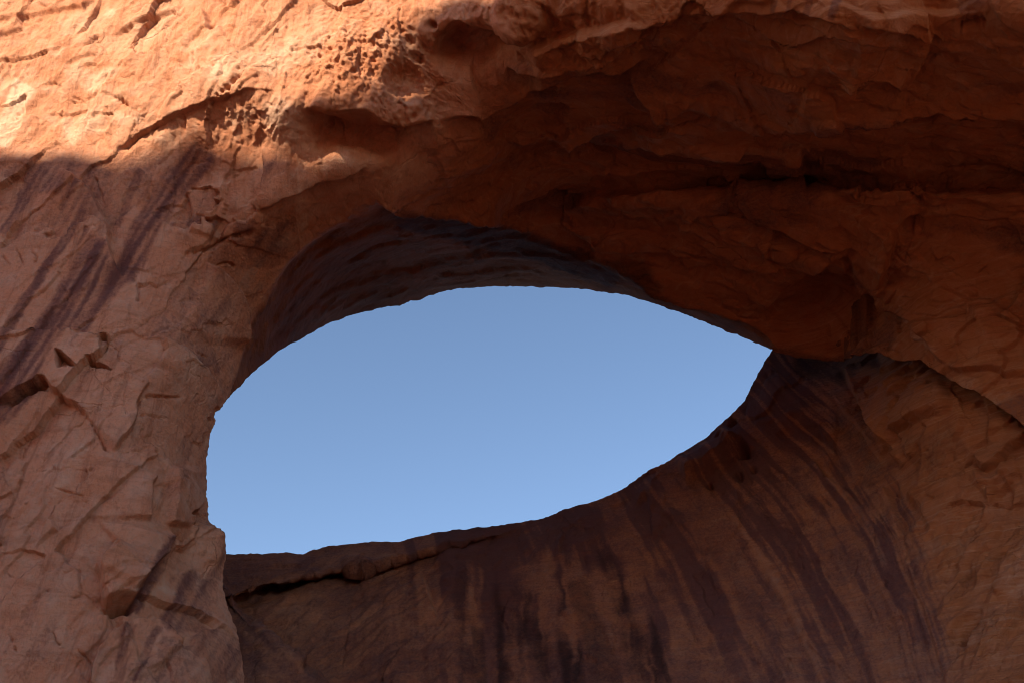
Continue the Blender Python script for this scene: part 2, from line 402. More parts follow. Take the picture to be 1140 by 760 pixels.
def build_front():
    xs = axis(-1700, -12, 1152, 1900, 1.2); ys = axis(-440, -12, 772, 1450, 1.2)
    px, py, Q, rim = trimmed_grid(xs, ys, lambda x, y: in_poly(x, y, OPENING), np.vstack([FOOT_EDGE, SKY_EDGE[1:], UNDER_EDGE[1:]]))
    Y = front(px, py)
    in_s = in_poly(px, py, SOFFIT) | (rim & (polyline(px, py, SKY_EDGE)[0] < 0.3) & (py < 462) & (polyline(px, py, SKY_EDGE)[2] > 0.2))
    ix = np.nonzero(in_s)[0]
    dc = polyline(px[ix], py[ix], CREASE)[0]; ds = polyline(px[ix], py[ix], SKY_EDGE)[0]
    wd = dc + ds; r = dc/np.maximum(wd, 1e-6)
    Y[ix] += 7.5*sstep(0, 75, wd)**0.8*(r**1.45)*(1 - sstep(400, 462, py[ix])*(px[ix] < 400))
    lo = np.interp(px, [590,650,720,830,900,1020,1060,1150], [236,222,212,212,213,204,213,214]); hi = np.interp(px, [590,700,800,900,1000,1150], [165,140,138,130,116,120])
    u = np.clip((py-hi)/(lo-hi), 0, 1); Y += 1.2*sstep(600, 860, px)*u**0.8*(1 - sstep(-6, 9, py - lo - 1.5*noise(np.c_[px/14, py/14, 0*px], 29)))
    Y += 1.4*blob(px, py, (922, 350), 66, 36, -14, 0.95)
    sof = np.zeros(len(px)); sof[ix] = sstep(0, 0.12, r)
    V = place(px, py, Y); Nn = vert_normals(V, Q)
    frame = (px > -60) & (px < 1200) & (py > -60) & (py < 820)
    # wander of all drawn lines
    q = np.c_[px, py, np.zeros(len(px))]
    wx = px + 3.2*noise(q/26, 11) + 1.4*noise(q/9, 12); wy = py + 3.2*noise(q/26, 13) + 1.4*noise(q/9, 14)
    h = np.zeros(len(px))
    # regions
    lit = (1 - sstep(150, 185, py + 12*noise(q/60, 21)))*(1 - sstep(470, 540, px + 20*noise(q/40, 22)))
    knob = blob(wx, wy, (425, 88), 85, 68, 8, 0.3)
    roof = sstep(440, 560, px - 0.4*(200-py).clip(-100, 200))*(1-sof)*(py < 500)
    wall = (1-lit)*(1-roof)*(1-sof)
    # large undulation, plates that have flaked off, fine roughness
    Vw = V + 0.35*np.c_[noise(V*0.7, 31), noise(V*0.7, 32), noise(V*0.7, 33)]
    h += 0.35*fbm(Vw*0.16, 3, 41)*(1-0.5*sof)
    tilt = np.c_[(V[:,0]*0.54 + V[:,2]*0.84), V[:,1]*0.8, (V[:,2]*0.54 - V[:,0]*0.84)]       # runs along the diagonal grain of the buttress
    pl = fbm(tilt*np.array([0.16, 0.3, 0.42]) + 0.12*np.c_[noise(V*1.1, 35), noise(V*1.1, 36), noise(V*1.1, 37)], 3, 43)
    tw = tilt + 0.30*np.c_[noise(V*0.9, 35), noise(V*0.9, 36), noise(V*0.9, 37)] + 0.08*np.c_[noise(V*3.5, 25), noise(V*3.5, 26), noise(V*3.5, 27)]
    h += wall*(0.05*terrace(pl*2.4, 0.03) + 0.34*facets(tw*np.array([0.15, 0.30, 0.42]), 71, 0.6, 0.30) + 0.13*facets(tw*np.array([0.45, 0.8, 1.15]), 72, 0.6, 0.45)*sstep(-0.15, 0.3, noise(V*0.35, 34)))
    h += lit*(0.04*terrace(pl*3.0, 0.03) + 0.22*facets(tw*np.array([0.25, 0.30, 0.42]), 73, 0.55, 0.30) + 0.10*facets(tw*np.array([0.9, 1.0, 1.6]), 74, 0.6, 0.4) + 0.10*fbm(tilt*np.array([0.8, 1.4, 2.2]), 4, 45))
    bedp = V*np.array([0.09, 0.24, 0.24]) + 0.08*np.c_[noise(V*0.6, 38), noise(V*0.6, 39), noise(V*0.6, 40)]
    h += roof*(0.30*terrace(fbm(bedp, 3, 46)*3.0, 0.05) + 0.10*terrace(fbm(bedp*3.1, 3, 47)*2.6, 0.07) + 0.05*fbm(V*np.array([0.8, 1.8, 1.8]), 4, 48))
    h += roof*(0.34*facets(V*np.array([0.11, 0.36, 0.36]) + 0.2*np.c_[noise(V*0.5, 75), noise(V*0.5, 76), noise(V*0.5, 77)], 78, 0.7, 0.25) + 0.07*facets(V*np.array([0.4, 0.9, 0.9]) + 0.1*np.c_[noise(V*1.5, 75), noise(V*1.5, 76), noise(V*1.5, 77)], 79, 0.7, 0.35))
    h += sof*(0.10*terrace(fbm(V*np.array([0.22, 0.5, 0.5]), 3, 49)*2.6, 0.10) + 0.10*fbm(V*1.2, 4, 50))
    h += (0.030 + 0.03*lit)*fbm(V*2.6, 4, 51) + 0.012*fbm(V*9, 3, 52)
    f1, f2, cid, _ = cells(V*np.array([1.5, 1.5, 1.5]) + 0.25*np.c_[noise(V*2, 61), noise(V*2, 62), noise(V*2, 63)], 5)
    kn = knob*(0.7 + 0.5*noise(V*0.5, 64))
    f1b = cells(V*3.6, 6)[0]
    h += kn*(0.15*(0.5-f1) + 0.12*(0.5-f1b) + 0.13*fbm(V*4.2, 4, 65, ridged=True) + 0.10*fbm(V*9, 3, 66))
    rr = lit*(1-knob)*sstep(180, 330, px)
    h += rr*(0.05*fbm(V*3.4, 4, 67, ridged=True))
    lip = (1 - sstep(45, 85, py))*sstep(420, 520, px)*(1 - sstep(760, 850, px))
    h += lip*(0.12*fbm(V*2.6, 5, 80, ridged=True) + 0.08*facets(V*1.3 + 0.2*np.c_[noise(V*2, 81), noise(V*2, 82), noise(V*2, 83)], 84, 0.7, 0.4))
    pits = sstep(0.45, 0.6, fbm(V*3.2, 2, 68))*lit*sstep(-0.1, 0.3, noise(V*0.4, 69)); h -= 0.06*pits
    # --- sunlit shoulder
    S = lambda *a, **k: add_step(h, wx, wy, *a, **k)
    K = lambda *a, **k: add_crack(h, wx, wy, *a, **k)
    S([(125,172),(140,160),(160,148),(185,138),(215,122),(240,112),(258,104),(272,88)], (-0.5,-1), 0.24, fade_up=60, fade_down=60, share=0.6, taper=0.3)
    K([(130,169),(150,155),(185,137)], 0.25, 1.6); K([(240,111),(258,98),(270,84)], 0.45, 3.0)
    S([(112,42),(130,37),(150,30),(170,24),(190,12),(212,2)], (-0.3,-1), 0.2, fade_up=60, fade_down=50, taper=0.3)
    S([(-10,24),(30,17),(60,12),(85,8),(108,-2)], (0,-1), 0.14, fade_up=60, fade_down=30)
    S([(-10,40),(15,34),(27,30)], (0,-1), 0.12, fade_up=40)
    S([(70,72),(100,62),(110,58)], (0,-1), 0.1, fade_up=30)
    S([(85,108),(118,104),(135,112),(148,122),(154,145)], (0.6,-1), 0.08, fade_up=30, fade_down=25)
    K([(128,108),(138,114),(146,122)], 0.3, 3.0); K([(78,106),(95,113)], 0.2, 1.6); K([(150,130),(155,146)], 0.12, 1.3)
    S([(222,8),(232,22),(237,36),(250,30)], (-1,0.4), 0.25, fade_up=30)
    K([(240,-2),(258,8)], 0.3, 4)
    # the crumbly knob and the hollows beside it
    h += 0.55*blob(wx, wy, (430, 82), 90, 60, 5, 0.6)
    S([(340,120),(358,126),(380,128),(405,130),(425,138),(452,142),(480,134)], (0,-1), 1.2, width=2.5, fade_up=55, fade_down=45, share=0.45)
    h -= 0.5*blob(wx, wy, (395, 148), 48, 13, 14, 0.6)
    h -= 0.55*blob(wx, wy, (447, 96), 17, 19, 0, 0.6); h -= 0.3*blob(wx, wy, (464, 66), 7, 6); h -= 0.3*blob(wx, wy, (488, 29), 6, 5)
    h += 0.5*blob(wx, wy, (322, 130), 30, 28, 30, 0.9)
    S([(486,60),(494,45),(506,32),(520,23),(540,34),(565,40),(600,36)], (0.2,-1), 1.1, width=2.5, fade_up=40, fade_down=40, share=0.4)
    h -= 0.8*blob(wx, wy, (522, 50), 34, 20, -10, 0.6)
    h += 0.6*blob(wx, wy, (585, 12), 24, 24, 0, 0.5)
    h += 0.12*blob(wx, wy, (585, 12), 28, 28, 0, 0.4)*fbm(V*3.5, 4, 70, ridged=True)
    S([(535,58),(570,54),(600,42),(645,27),(680,20),(720,12)], (0,-1), 0.0)
    S([(538,57),(565,54),(600,41),(650,24),(700,14),(720,12)], (0,1), 0.55, fade_up=22, fade_down=14)
    S([(690,20),(740,14),(800,8),(835,8),(900,12),(957,24)], (0,-1), 0.5, fade_up=30, fade_down=20)
    # --- roof beds
    S([(480,136),(520,126),(570,108),(600,90),(640,74),(665,68),(690,72),(720,70)], (0,-1), 0.9, width=2.4, fade_up=55, fade_down=45)
    S([(560,72),(610,66),(655,58),(690,46),(712,30),(735,20)], (0,-1), 0.55, width=2.2, fade_up=35, fade_down=25)
    S([(699,78),(704,92),(720,104),(733,118),(744,132)], (1,-0.5), 0.5, width=1.6, fade_up=60, fade_down=35)
    S([(744,133),(775,128),(800,121)], (0,-1), 0.35, width=1.6, fade_up=30, fade_down=18)
    S([(800,138),(850,136),(890,132),(935,124),(985,117),(1030,113),(1080,116),(1150,120),(1250,124)], (0,-1), 0.9, width=1.8, fade_up=70, fade_down=75, share=0.5, taper=0.15)
    S([(718,160),(760,160),(830,158),(860,150),(870,140)], (0,-1), 0.45, width=1.6, fade_up=50, fade_down=30)
    S([(620,168),(640,156),(660,148),(690,138),(705,140),(716,158)], (0,-1), 0.55, width=2.0, fade_up=30, fade_down=40)
    S([(652,150),(654,170),(662,182),(680,190)], (-1,0), 0.35, width=1.6, fade_up=30, fade_down=20)
    S([(590,236),(630,228),(680,217),(740,213),(800,214),(855,212),(893,213),(960,211),(1000,208),(1022,204)], (0,1), 0.7, width=1.8, fade_up=45, fade_down=25, share=0.5)
    K([(940,211),(975,210),(998,209)], 0.5, 3.5); K([(825,210),(850,209)], 0.35, 2.5)
    S([(890,168),(894,190),(894,206),(898,222)], (-1,0), 0.35, width=1.4, fade_up=40, fade_down=20)
    S([(1020,204),(1035,206),(1052,214),(1090,213),(1150,214)], (0,1), 0.5, width=1.6, fade_up=40, fade_down=40)
    S([(950,-10),(957,22),(955,45),(950,66),(932,96),(926,122)], (1,0), 0.10, width=4, fade_up=60, fade_down=30)
    S([(957,20),(985,24),(1010,27),(1032,34),(1042,26)], (0,-1), 0.4, width=2.0, fade_up=30, fade_down=40)
    S([(1032,36),(1030,58),(1020,72),(1006,92),(1002,112)], (-1,0.2), 0.3, width=2.4, fade_up=50, fade_down=40)
    S([(940,90),(958,76),(980,74),(1000,88)], (0,-1), 0.4, width=1.6, fade_up=25, fade_down=30)
    S([(900,88),(925,100),(930,115),(940,125)], (-1,1), 0.3, width=1.6, fade_up=40)
    K([(1064,24),(1080,22),(1100,20)], 0.5, 5)
    S([(846,352),(872,326),(900,303),(925,288),(946,282)], (-0.6,-1), 0.5, width=2.4, fade_up=60, fade_down=45)
    S([(946,282),(952,300),(950,318),(956,330)], (1,0), 0.3, width=2.2, fade_up=40, fade_down=25)
    S([(985,326),(990,290),(998,262),(1012,244),(1030,238)], (-1,0), 0.55, width=3, fade_up=45, fade_down=60)
    S([(945,328),(975,334),(1005,348),(1028,366),(1044,386),(1060,408)], (0.6,-1), 0.6, width=2.6, fade_up=28, fade_down=35)
    S([(1030,358),(1050,356),(1078,350),(1080,340)], (0,1), 0.35, width=1.6, fade_up=50)
    S([(1080,342),(1105,338),(1120,328),(1150,322)], (0,1), 0.35, width=1.6, fade_up=50)
    S([(1060,410),(1075,414),(1100,414),(1120,421),(1150,420)], (0,-1), 0.45, width=1.8, fade_up=40, fade_down=20)
    h -= 0.6*blob(wx, wy, (918, 345), 46, 32, -25, 0.95)
    # --- crease, dark pockets above the soffit
    S([(415,222),(440,238),(465,240),(520,246),(560,252)], (0,-1), 0.5, width=2.5, fade_up=30, fade_down=25)
    S([(285,238),(310,226),(345,210),(380,200),(410,188)], (0,-1), 0.35, width=2.2, fade_up=40, fade_down=22)
    S([(480,330),(540,308),(600,296),(660,302),(700,312),(740,326),(800,352)], (0,-1), 0.5, width=1.8, fade_up=30, fade_down=18)
    # --- buttress joints
    K([(203,285),(218,281),(240,272),(262,263),(286,257)], 0.5, 2.6)
    K([(196,309),(178,319),(168,317),(155,319),(146,307)], 0.22, 1.5); K([(153,318),(153,338)], 0.3, 1.5); K([(243,297),(258,296),(266,302)], 0.3, 1.6)
    S([(66,186),(95,208),(112,234),(121,260),(123,272),(126,290),(138,312)], (-1,0.4), 0.40, width=1.4, fade_up=60, fade_down=30)
    K([(105,192),(110,208),(114,224)], 0.2, 1.3); K([(18,274),(22,286),(25,296)], 0.2, 1.3); K([(33,277),(40,286),(39,296)], 0.2, 1.3); K([(0,282),(12,294)], 0.2, 1.3)
    S([(228,292),(248,302),(262,318),(270,338),(273,362),(270,390)], (-1,0.5), 0.45, width=1.6, fade_up=50, fade_down=25)
    S([(206,212),(214,240),(210,262)], (1,0), 0.25, width=1.6, fade_up=50)
    for poly, dp in (([(61,391),(76,400),(87,410),(78,411),(71,415),(66,404)], 0.55), ([(97,400),(112,403),(125,411),(110,410),(102,406)], 0.45), ([(112,371),(120,370),(121,382),(118,393),(113,390)], 0.4),
            ([(8,448),(26,435),(43,423),(53,424),(50,433),(40,432),(24,443),(12,452)], 0.5), ([(237,458),(243,455),(247,462),(243,468),(239,464)], 0.35), ([(208,571),(215,569),(219,574),(213,575)], 0.3), ([(214,582),(221,581),(222,586),(216,586)], 0.3)):
        P = np.array(poly, float); c0 = P.min(0); ins = in_poly(wx, wy, P); h[ins] -= dp*(1.15 - 0.75*(wy[ins]-c0[1])/(P[:,1].max()-c0[1]))
    S([(-6,452),(12,442),(40,428),(50,424),(62,436),(84,450),(102,466)], (0.2,-1), 0.35, width=1.5, fade_up=40, fade_down=30)
    K([(158,438),(168,441),(182,442),(205,439)], 0.4, 1.8); K([(152,463),(168,463),(186,468)], 0.18, 1.4)
    K([(97,464),(108,484),(118,498),(125,505)], 0.3, 1.6); S([(125,504),(140,486),(148,470),(155,440),(166,425)], (-1,0), 0.3, width=1.4, fade_up=45)
    K([(168,498),(174,510),(183,524)], 0.4, 2.0); S([(175,530),(168,548),(166,580)], (-1,0), 0.35, width=1.8, fade_up=40)
    S([(186,520),(188,548),(184,585)], (1,0), 0.4, width=1.8, fade_up=30)
    K([(60,540),(76,547),(94,555)], 0.16, 1.4); K([(222,392),(231,400)], 0.2, 1.3)
    h -= 0.5*blob(wx, wy, (242, 461), 3, 5, -15, 0.4); h -= 0.35*blob(wx, wy, (213, 572), 4, 1.8, 0); h -= 0.35*blob(wx, wy, (218, 583), 4, 1.8, 0)
    # the square block low on the buttress
    S([(136,600),(122,616),(112,640),(112,662),(120,678)], (1,0), 0.4, width=1.6, fade_up=45, fade_down=30)
    S([(104,631),(118,624),(136,612)], (0,1), 0.35, width=1.6, fade_up=30)
    S([(117,672),(130,668),(142,666),(152,670)], (0,-1), 0.6, width=1.6, fade_up=28, fade_down=26, share=0.55)
    h -= 0.5*blob(wx, wy, (134, 673), 17, 4, -4, 0.5)
    S([(190,590),(182,615),(162,640),(146,665)], (-1,-0.4), 0.4, width=1.6, fade_up=40, fade_down=40)
    S([(140,694),(158,690),(178,694),(192,706),(206,722)], (0,1), 0.45, width=1.6, fade_up=40, fade_down=20)
    S([(148,692),(130,700),(112,720),(102,745),(100,775)], (1,0.3), 0.6, width=1.8, fade_up=70, fade_down=30)
    K([(152,686),(165,692),(178,687)], 0.25, 1.5); K([(82,717),(92,728),(100,737)], 0.22, 1.4); K([(58,702),(62,712),(68,716)], 0.2, 1.3)
    K([(85,632),(88,648),(88,662)], 0.2, 1.3); K([(78,664),(88,660)], 0.2, 1.3); K([(8,705),(18,728)], 0.15, 1.3)
    S([(55,578),(62,582),(68,592)], (-1,0), 0.25, width=1.4, fade_up=30)
    h += 0.6*blob(wx, wy, (236, 606), 14, 26, -12, 0.8)
    h -= 0.35*blob(wx, wy, (228, 574), 14, 9, -20, 0.6)
    # scattered short cracks following the grain
    r2 = np.random.default_rng(21)
    for k in range(90):
        cx, cy = r2.uniform(0, 260), r2.uniform(190, 760)
        if cx > 250 - 0.02*cy: continue
        an = math.radians(r2.choice([118, 60, 75, 20, 100]) + r2.normal(0, 14)); ln = 8*r2.lognormal(0, 0.5)
        dx, dy = math.cos(an)*ln/2, math.sin(an)*ln/2; bx, by = r2.normal(0, 1.5, 2)
        K([(cx-dx, cy-dy), (cx+bx, cy+by), (cx+dx, cy+dy)], r2.uniform(0.03, 0.12), r2.uniform(0.6, 0.9))
    for k in range(120):
        cx, cy = r2.uniform(0, 340), r2.uniform(0, 165)
        an = math.radians(r2.choice([60, 130, 20, 90]) + r2.normal(0, 16)); ln = r2.uniform(4, 14)
        dx, dy = math.cos(an)*ln/2, math.sin(an)*ln/2
        K([(cx-dx, cy-dy), (cx+r2.normal(0, 1.5), cy), (cx+dx, cy+dy)], r2.uniform(0.04, 0.15), r2.uniform(0.7, 1.2))
    h *= np.where(frame, 1, 0.6)
    rd = np.minimum(polyline(px, py, SKY_EDGE)[0], polyline(px, py, FOOT_EDGE)[0]); h *= 0.15 + 0.85*sstep(0, 16, rd)
    V = V + Nn*h[:,None]
    # ---- stains, with some light and shade painted in
    var = np.zeros(len(px)); pale = np.zeros(len(px)); blk = np.zeros(len(px))
    ux, uy = px + 2.0*noise(q/22, 15) + 1.0*noise(q/6, 16), py + 2.0*noise(q/22, 17)
    def vs(line, w0, w1=None, amt=1.0, **k):
        nonlocal var; var = np.maximum(var, amt*stroke(ux, uy, line, w0, w1, **k))
    grain = noise(np.c_[(px*0.84+py*0.54)/7, (py*0.84-px*0.54)/130, 0*px], 18)      # streaky along the diagonal
    vs([(100,222),(92,240),(75,270),(55,296),(40,318),(22,345),(0,385),(-20,420)], 9, 11, 0.95)
    vs([(120,262),(104,292),(86,320),(66,350),(42,385),(18,425),(-20,470)], 26, 40, 1.0, soft=0.25)
    vs([(136,300),(120,322),(104,342),(84,372)], 22, 12, 0.9)
    vs([(238,160),(215,186),(192,206),(176,232),(162,256),(148,286),(130,318)], 30, 26, 0.95, soft=0.3)
    vs([(160,186),(150,205),(140,228),(128,256)], 9, 8, 0.8)
    vs([(20,196),(50,200),(80,214),(100,232)], 34, 26, 0.75); vs([(30,206),(18,236),(0,262)], 16, 10, 0.7)
    vs([(100,258),(88,278)], 6, 3, 0.7); vs([(-10,190),(60,186),(110,190),(160,176)], 16, 12, 0.6)
    vs([(236,318),(226,345),(216,378)], 34, 18, 0.42); vs([(258,318),(262,360),(250,402)], 22, 14, 0.45)
    vs([(224,440),(212,480),(198,520),(184,560)], 18, 12, 0.42); vs([(240,420),(232,470),(222,540)], 14, 10, 0.35)
    vs([(190,594),(182,616),(166,645),(150,682)], 17, 14, 0.85); vs([(145,694),(138,720),(132,765)], 10, 9, 0.8)
    vs([(176,698),(164,722),(146,765)], 8, 10, 0.75); vs([(204,632),(210,655),(200,685),(180,708)], 26, 22, 0.75); vs([(232,640),(222,668),(212,700)], 22, 30, 0.65)
    vs([(190,712),(182,735),(172,765)], 18, 12, 0.6); vs([(225,560),(236,590),(240,620),(236,650)], 22, 16, 0.5)
    vs([(225,468),(205,500),(190,540)], 10, 6, 0.4); vs([(100,470),(70,520),(40,560)], 20, 26, 0.2); vs([(140,520),(110,570)], 16, 14, 0.2)
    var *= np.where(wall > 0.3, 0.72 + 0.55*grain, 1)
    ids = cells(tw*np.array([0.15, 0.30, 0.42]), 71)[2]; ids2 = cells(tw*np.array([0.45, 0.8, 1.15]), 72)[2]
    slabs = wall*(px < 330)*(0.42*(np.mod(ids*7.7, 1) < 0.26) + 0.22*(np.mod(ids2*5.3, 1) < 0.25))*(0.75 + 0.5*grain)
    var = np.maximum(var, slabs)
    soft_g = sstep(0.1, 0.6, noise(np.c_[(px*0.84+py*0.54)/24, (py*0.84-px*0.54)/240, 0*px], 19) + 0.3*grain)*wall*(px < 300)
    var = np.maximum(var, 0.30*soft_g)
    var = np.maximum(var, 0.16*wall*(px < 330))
    # soffit and roof: dark marks, with their deep shade painted in
    sv = sof*(0.08 + 0.20*noise(q/np.array([34, 60, 1]), 23)); var = np.maximum(var, sv)
    blk = np.maximum(blk, sof*(0.46 + 0.22*fbm(V*np.array([0.5, 0.25, 0.5]), 4, 85)))  # deep shade of the soffit, painted black over its whole face
    vs([(430,240),(480,252),(540,262),(600,275),(640,290),(700,318)], 22, 26, 0.8)
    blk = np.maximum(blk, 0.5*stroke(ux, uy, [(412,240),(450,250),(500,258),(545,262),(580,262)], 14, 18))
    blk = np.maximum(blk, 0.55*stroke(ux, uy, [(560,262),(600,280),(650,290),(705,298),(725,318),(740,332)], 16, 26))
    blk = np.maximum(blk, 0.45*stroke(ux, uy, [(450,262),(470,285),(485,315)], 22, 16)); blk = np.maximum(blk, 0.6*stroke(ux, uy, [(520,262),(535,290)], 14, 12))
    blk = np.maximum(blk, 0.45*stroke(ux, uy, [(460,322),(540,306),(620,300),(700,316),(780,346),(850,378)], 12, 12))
    blk = np.maximum(blk, 0.5*stroke(ux, uy, [(860,396),(920,398),(990,394)], 14, 10))  # shade in the pocket right of the opening's tip, painted dark
    pale = np.maximum(pale, 0.8*stroke(ux, uy, [(30,88),(18,110),(8,140),(-5,165)], 26, 20)); pale = np.maximum(pale, 0.55*stroke(ux, uy, [(120,130),(95,138),(70,150)], 26, 30))
    pale = np.maximum(pale, 0.7*blob(ux, uy, (322, 135), 34, 26, 30, 0.6)); pale = np.maximum(pale, 0.45*blob(ux, uy, (124, 18), 10, 6)); pale = np.maximum(pale, lit*(0.18 + 0.55*sstep(-0.1, 0.45, fbm(V*np.array([0.35,0.5,0.7]), 4, 24))*sstep(-20, 110, py)))  # pale patches; the sunlit zone's brightness is painted in, paler towards its foot
    pale = np.maximum(pale, 0.45*stroke(ux, uy, [(350,250),(310,270),(285,300),(268,330)], 12, 8)); pale = np.maximum(pale, 0.3*stroke(ux, uy, [(405,218),(370,226),(330,248)], 14, 18))
    pale = np.maximum(pale, 0.4*stroke(ux, uy, [(200,230),(180,262),(172,280)], 10, 8)); pale = np.maximum(pale, 0.3*blob(ux, uy, (985, 45), 50, 40, 0, 0.9)); pale = np.maximum(pale, 0.35*stroke(ux, uy, [(950,328),(1000,350),(1040,384),(1060,400)], 10, 8))
    pale = np.maximum(pale, 0.3*stroke(ux, uy, [(1065,424),(1100,440),(1140,460)], 18, 24))
    vs([(866,-6),(862,12)], 6, 5, 0.5); vs([(885,-6),(880,12)], 6, 5, 0.5); vs([(905,-6),(902,14)], 7, 6, 0.5); vs([(935,-4),(930,16)], 8, 7, 0.6); vs([(1080,-4),(1084,20)], 26, 22, 0.6)
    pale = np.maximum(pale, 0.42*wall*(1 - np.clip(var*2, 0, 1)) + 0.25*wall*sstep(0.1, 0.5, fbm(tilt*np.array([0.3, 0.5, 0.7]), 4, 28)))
    beds = noise(V*np.array([0.05, 0.35, 0.55]) + 0.15*np.c_[noise(V*0.3, 191), noise(V*0.3, 192), noise(V*0.3, 193)], 194) + 0.5*noise(V*np.array([0.12, 0.9, 1.4]), 195)
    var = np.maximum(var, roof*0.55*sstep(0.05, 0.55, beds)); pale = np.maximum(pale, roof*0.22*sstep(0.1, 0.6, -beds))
    iron_shade = 0.8*roof + 0.3*lit*knob + 0.85*sof + 0.08  # redder rock; roof and soffit shade is painted in as a darker red
    stain_shade = np.clip(np.c_[var, pale, blk, iron_shade], 0, 1)
    V2, Q2, S2, src = skirt(V, Q, px, py, rim, stain_shade)
    return V2, Q2, S2, px[src], py[src], (sof > 0)[src], len(V)

def split_out(V, Q, S, Nv, mask_f, name, parent, label=None):
    q = Q[mask_f]; ids, inv = np.unique(q, return_inverse=True)
    o = make_mesh(name, V[ids], inv.reshape(q.shape), ROCK, S[ids], Nv[ids], parent)
    if label: o['label'] = label
    return o

V, Q, S, px, py, sof, nA = build_front()
NA = vert_normals(V, Q)
fx, fy = px[Q].mean(1), py[Q].mean(1); fs = sof[Q].mean(1) > 0.5
kn_poly = rough_edge([(340,120),(358,127),(405,131),(425,139),(455,143),(482,134),(492,112),(490,80),(500,50),(482,28),(440,30),(400,42),(362,70),(340,96),(340,120)], 3, 9)
is_knob = in_poly(fx, fy, kn_poly) & ~fs
seam = np.interp(fy, [-450, 0, 170, 226, 262], [330, 330, 400, 430, 345]); 
is_but = (fx < np.where(fy > 262, 400, seam)) & ~fs & ~is_knob
blk_poly = rough_edge([(150,604),(172,600),(192,590),(182,616),(164,640),(150,666),(132,672),(118,674),(112,662),(113,640),(124,618),(138,606),(150,604)], 1.2, 10)
is_block = in_poly(fx, fy, blk_poly)
slab_line = rough_edge([(700,72),(706,92),(744,132),(800,134),(850,133),(900,128),(950,120),(1010,114),(1060,113),(1160,120)], 1.5, 12)
is_slab = (fx > 700) & (fx < 1160) & (fy > 30) & (fy < np.interp(fx, slab_line[:,0], slab_line[:,1])) & ~fs & ~is_knob & ~is_but
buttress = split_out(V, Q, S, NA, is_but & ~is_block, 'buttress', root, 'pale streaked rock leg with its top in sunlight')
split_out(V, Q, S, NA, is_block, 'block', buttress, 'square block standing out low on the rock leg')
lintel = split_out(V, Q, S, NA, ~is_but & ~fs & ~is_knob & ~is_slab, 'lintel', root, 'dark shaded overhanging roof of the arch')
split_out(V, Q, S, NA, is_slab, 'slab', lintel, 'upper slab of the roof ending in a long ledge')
split_out(V, Q, S, NA, fs, 'soffit', root, 'underside of the opening, dark with varnish and painted shade')
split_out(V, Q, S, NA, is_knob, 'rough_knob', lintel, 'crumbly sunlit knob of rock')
A_px, A_py, A_V = px[:nA], py[:nA], V[:nA]

# ------------------------------------------------------------------ the wall behind, below the opening
RIM = rough_edge([(-40,640),(100,626),(200,618),(250,616),(285,616),(318,615),(338,616),(350,611),(375,606),(410,603),(445,602),(465,597),(500,590),(540,586),(575,581),(605,576),
    (630,566),(665,556),(690,545),(708,534),(722,524),(742,514),(765,500),(785,488),(802,472),(820,455),(832,440),(842,418),(858,392),(880,360),(920,310),(980,250),(1100,180),(1250,120),(1900,-100)], 0.9, 4)
back = RBF([(-40,640,46),(100,626,45.5),(250,616,44.6),(330,614,44.2),(410,603,43.8),(500,590,43.4),(600,576,43),(680,550,42.5),(742,514,42),(800,474,41.6),(842,418,41),(858,390,40.8),(920,310,40),(1000,240,39),(1200,140,37),(1900,-100,34),
    (250,640,43.0),(330,640,42.4),(410,630,42.2),(500,614,42),(600,602,41.4),(690,575,41),(760,540,40.5),(815,496,40.2),(862,440,39.8),
    (100,760,42),(270,760,37.5),(300,700,40),(350,760,38.6),(500,760,36.8),(500,680,39.4),(600,760,36.2),(600,680,38.8),(700,760,35.6),(700,660,38.6),(800,760,34.4),(800,640,37.8),(820,570,38.8),(880,520,38.6),
    (900,760,32.8),(900,640,36.2),(930,398,40.2),(980,402,38.0),(940,425,38.4),(960,500,36.8),(1000,760,30.8),(1000,620,33.6),(1000,420,35.0),(1060,450,32.2),(1060,540,32.2),(1060,760,29.6),(1140,760,28),(1140,620,30),(1140,500,30.7),(1140,420,31.4),(1140,340,33),
    (300,1400,30),(700,1400,28),(1140,1400,24),(1500,1400,18),(1900,1400,12),(1500,760,22),(1500,500,27),(1900,760,14),(1900,300,26),(-40,1400,34)])
flow = RBF([(x, y, s) for s, line in enumerate([[(300,640),(300,760)],[(420,620),(424,760)],[(540,600),(548,680),(552,770)],[(662,570),(686,625),(704,690),(722,770)],[(722,540),(770,610),(812,685),(850,770)],
    [(775,505),(836,585),(880,660),(915,730),(935,775)],[(815,470),(885,550),(940,640),(975,720),(990,775)],[(850,425),(925,500),(985,590),(1020,670),(1050,770)],[(885,405),(960,470),(1008,560),(1045,650),(1080,770)],
    [(980,405),(1040,480),(1080,570),(1110,680),(1140,770)],[(1060,420),(1140,560),(1190,700)]]) for x, y in line])

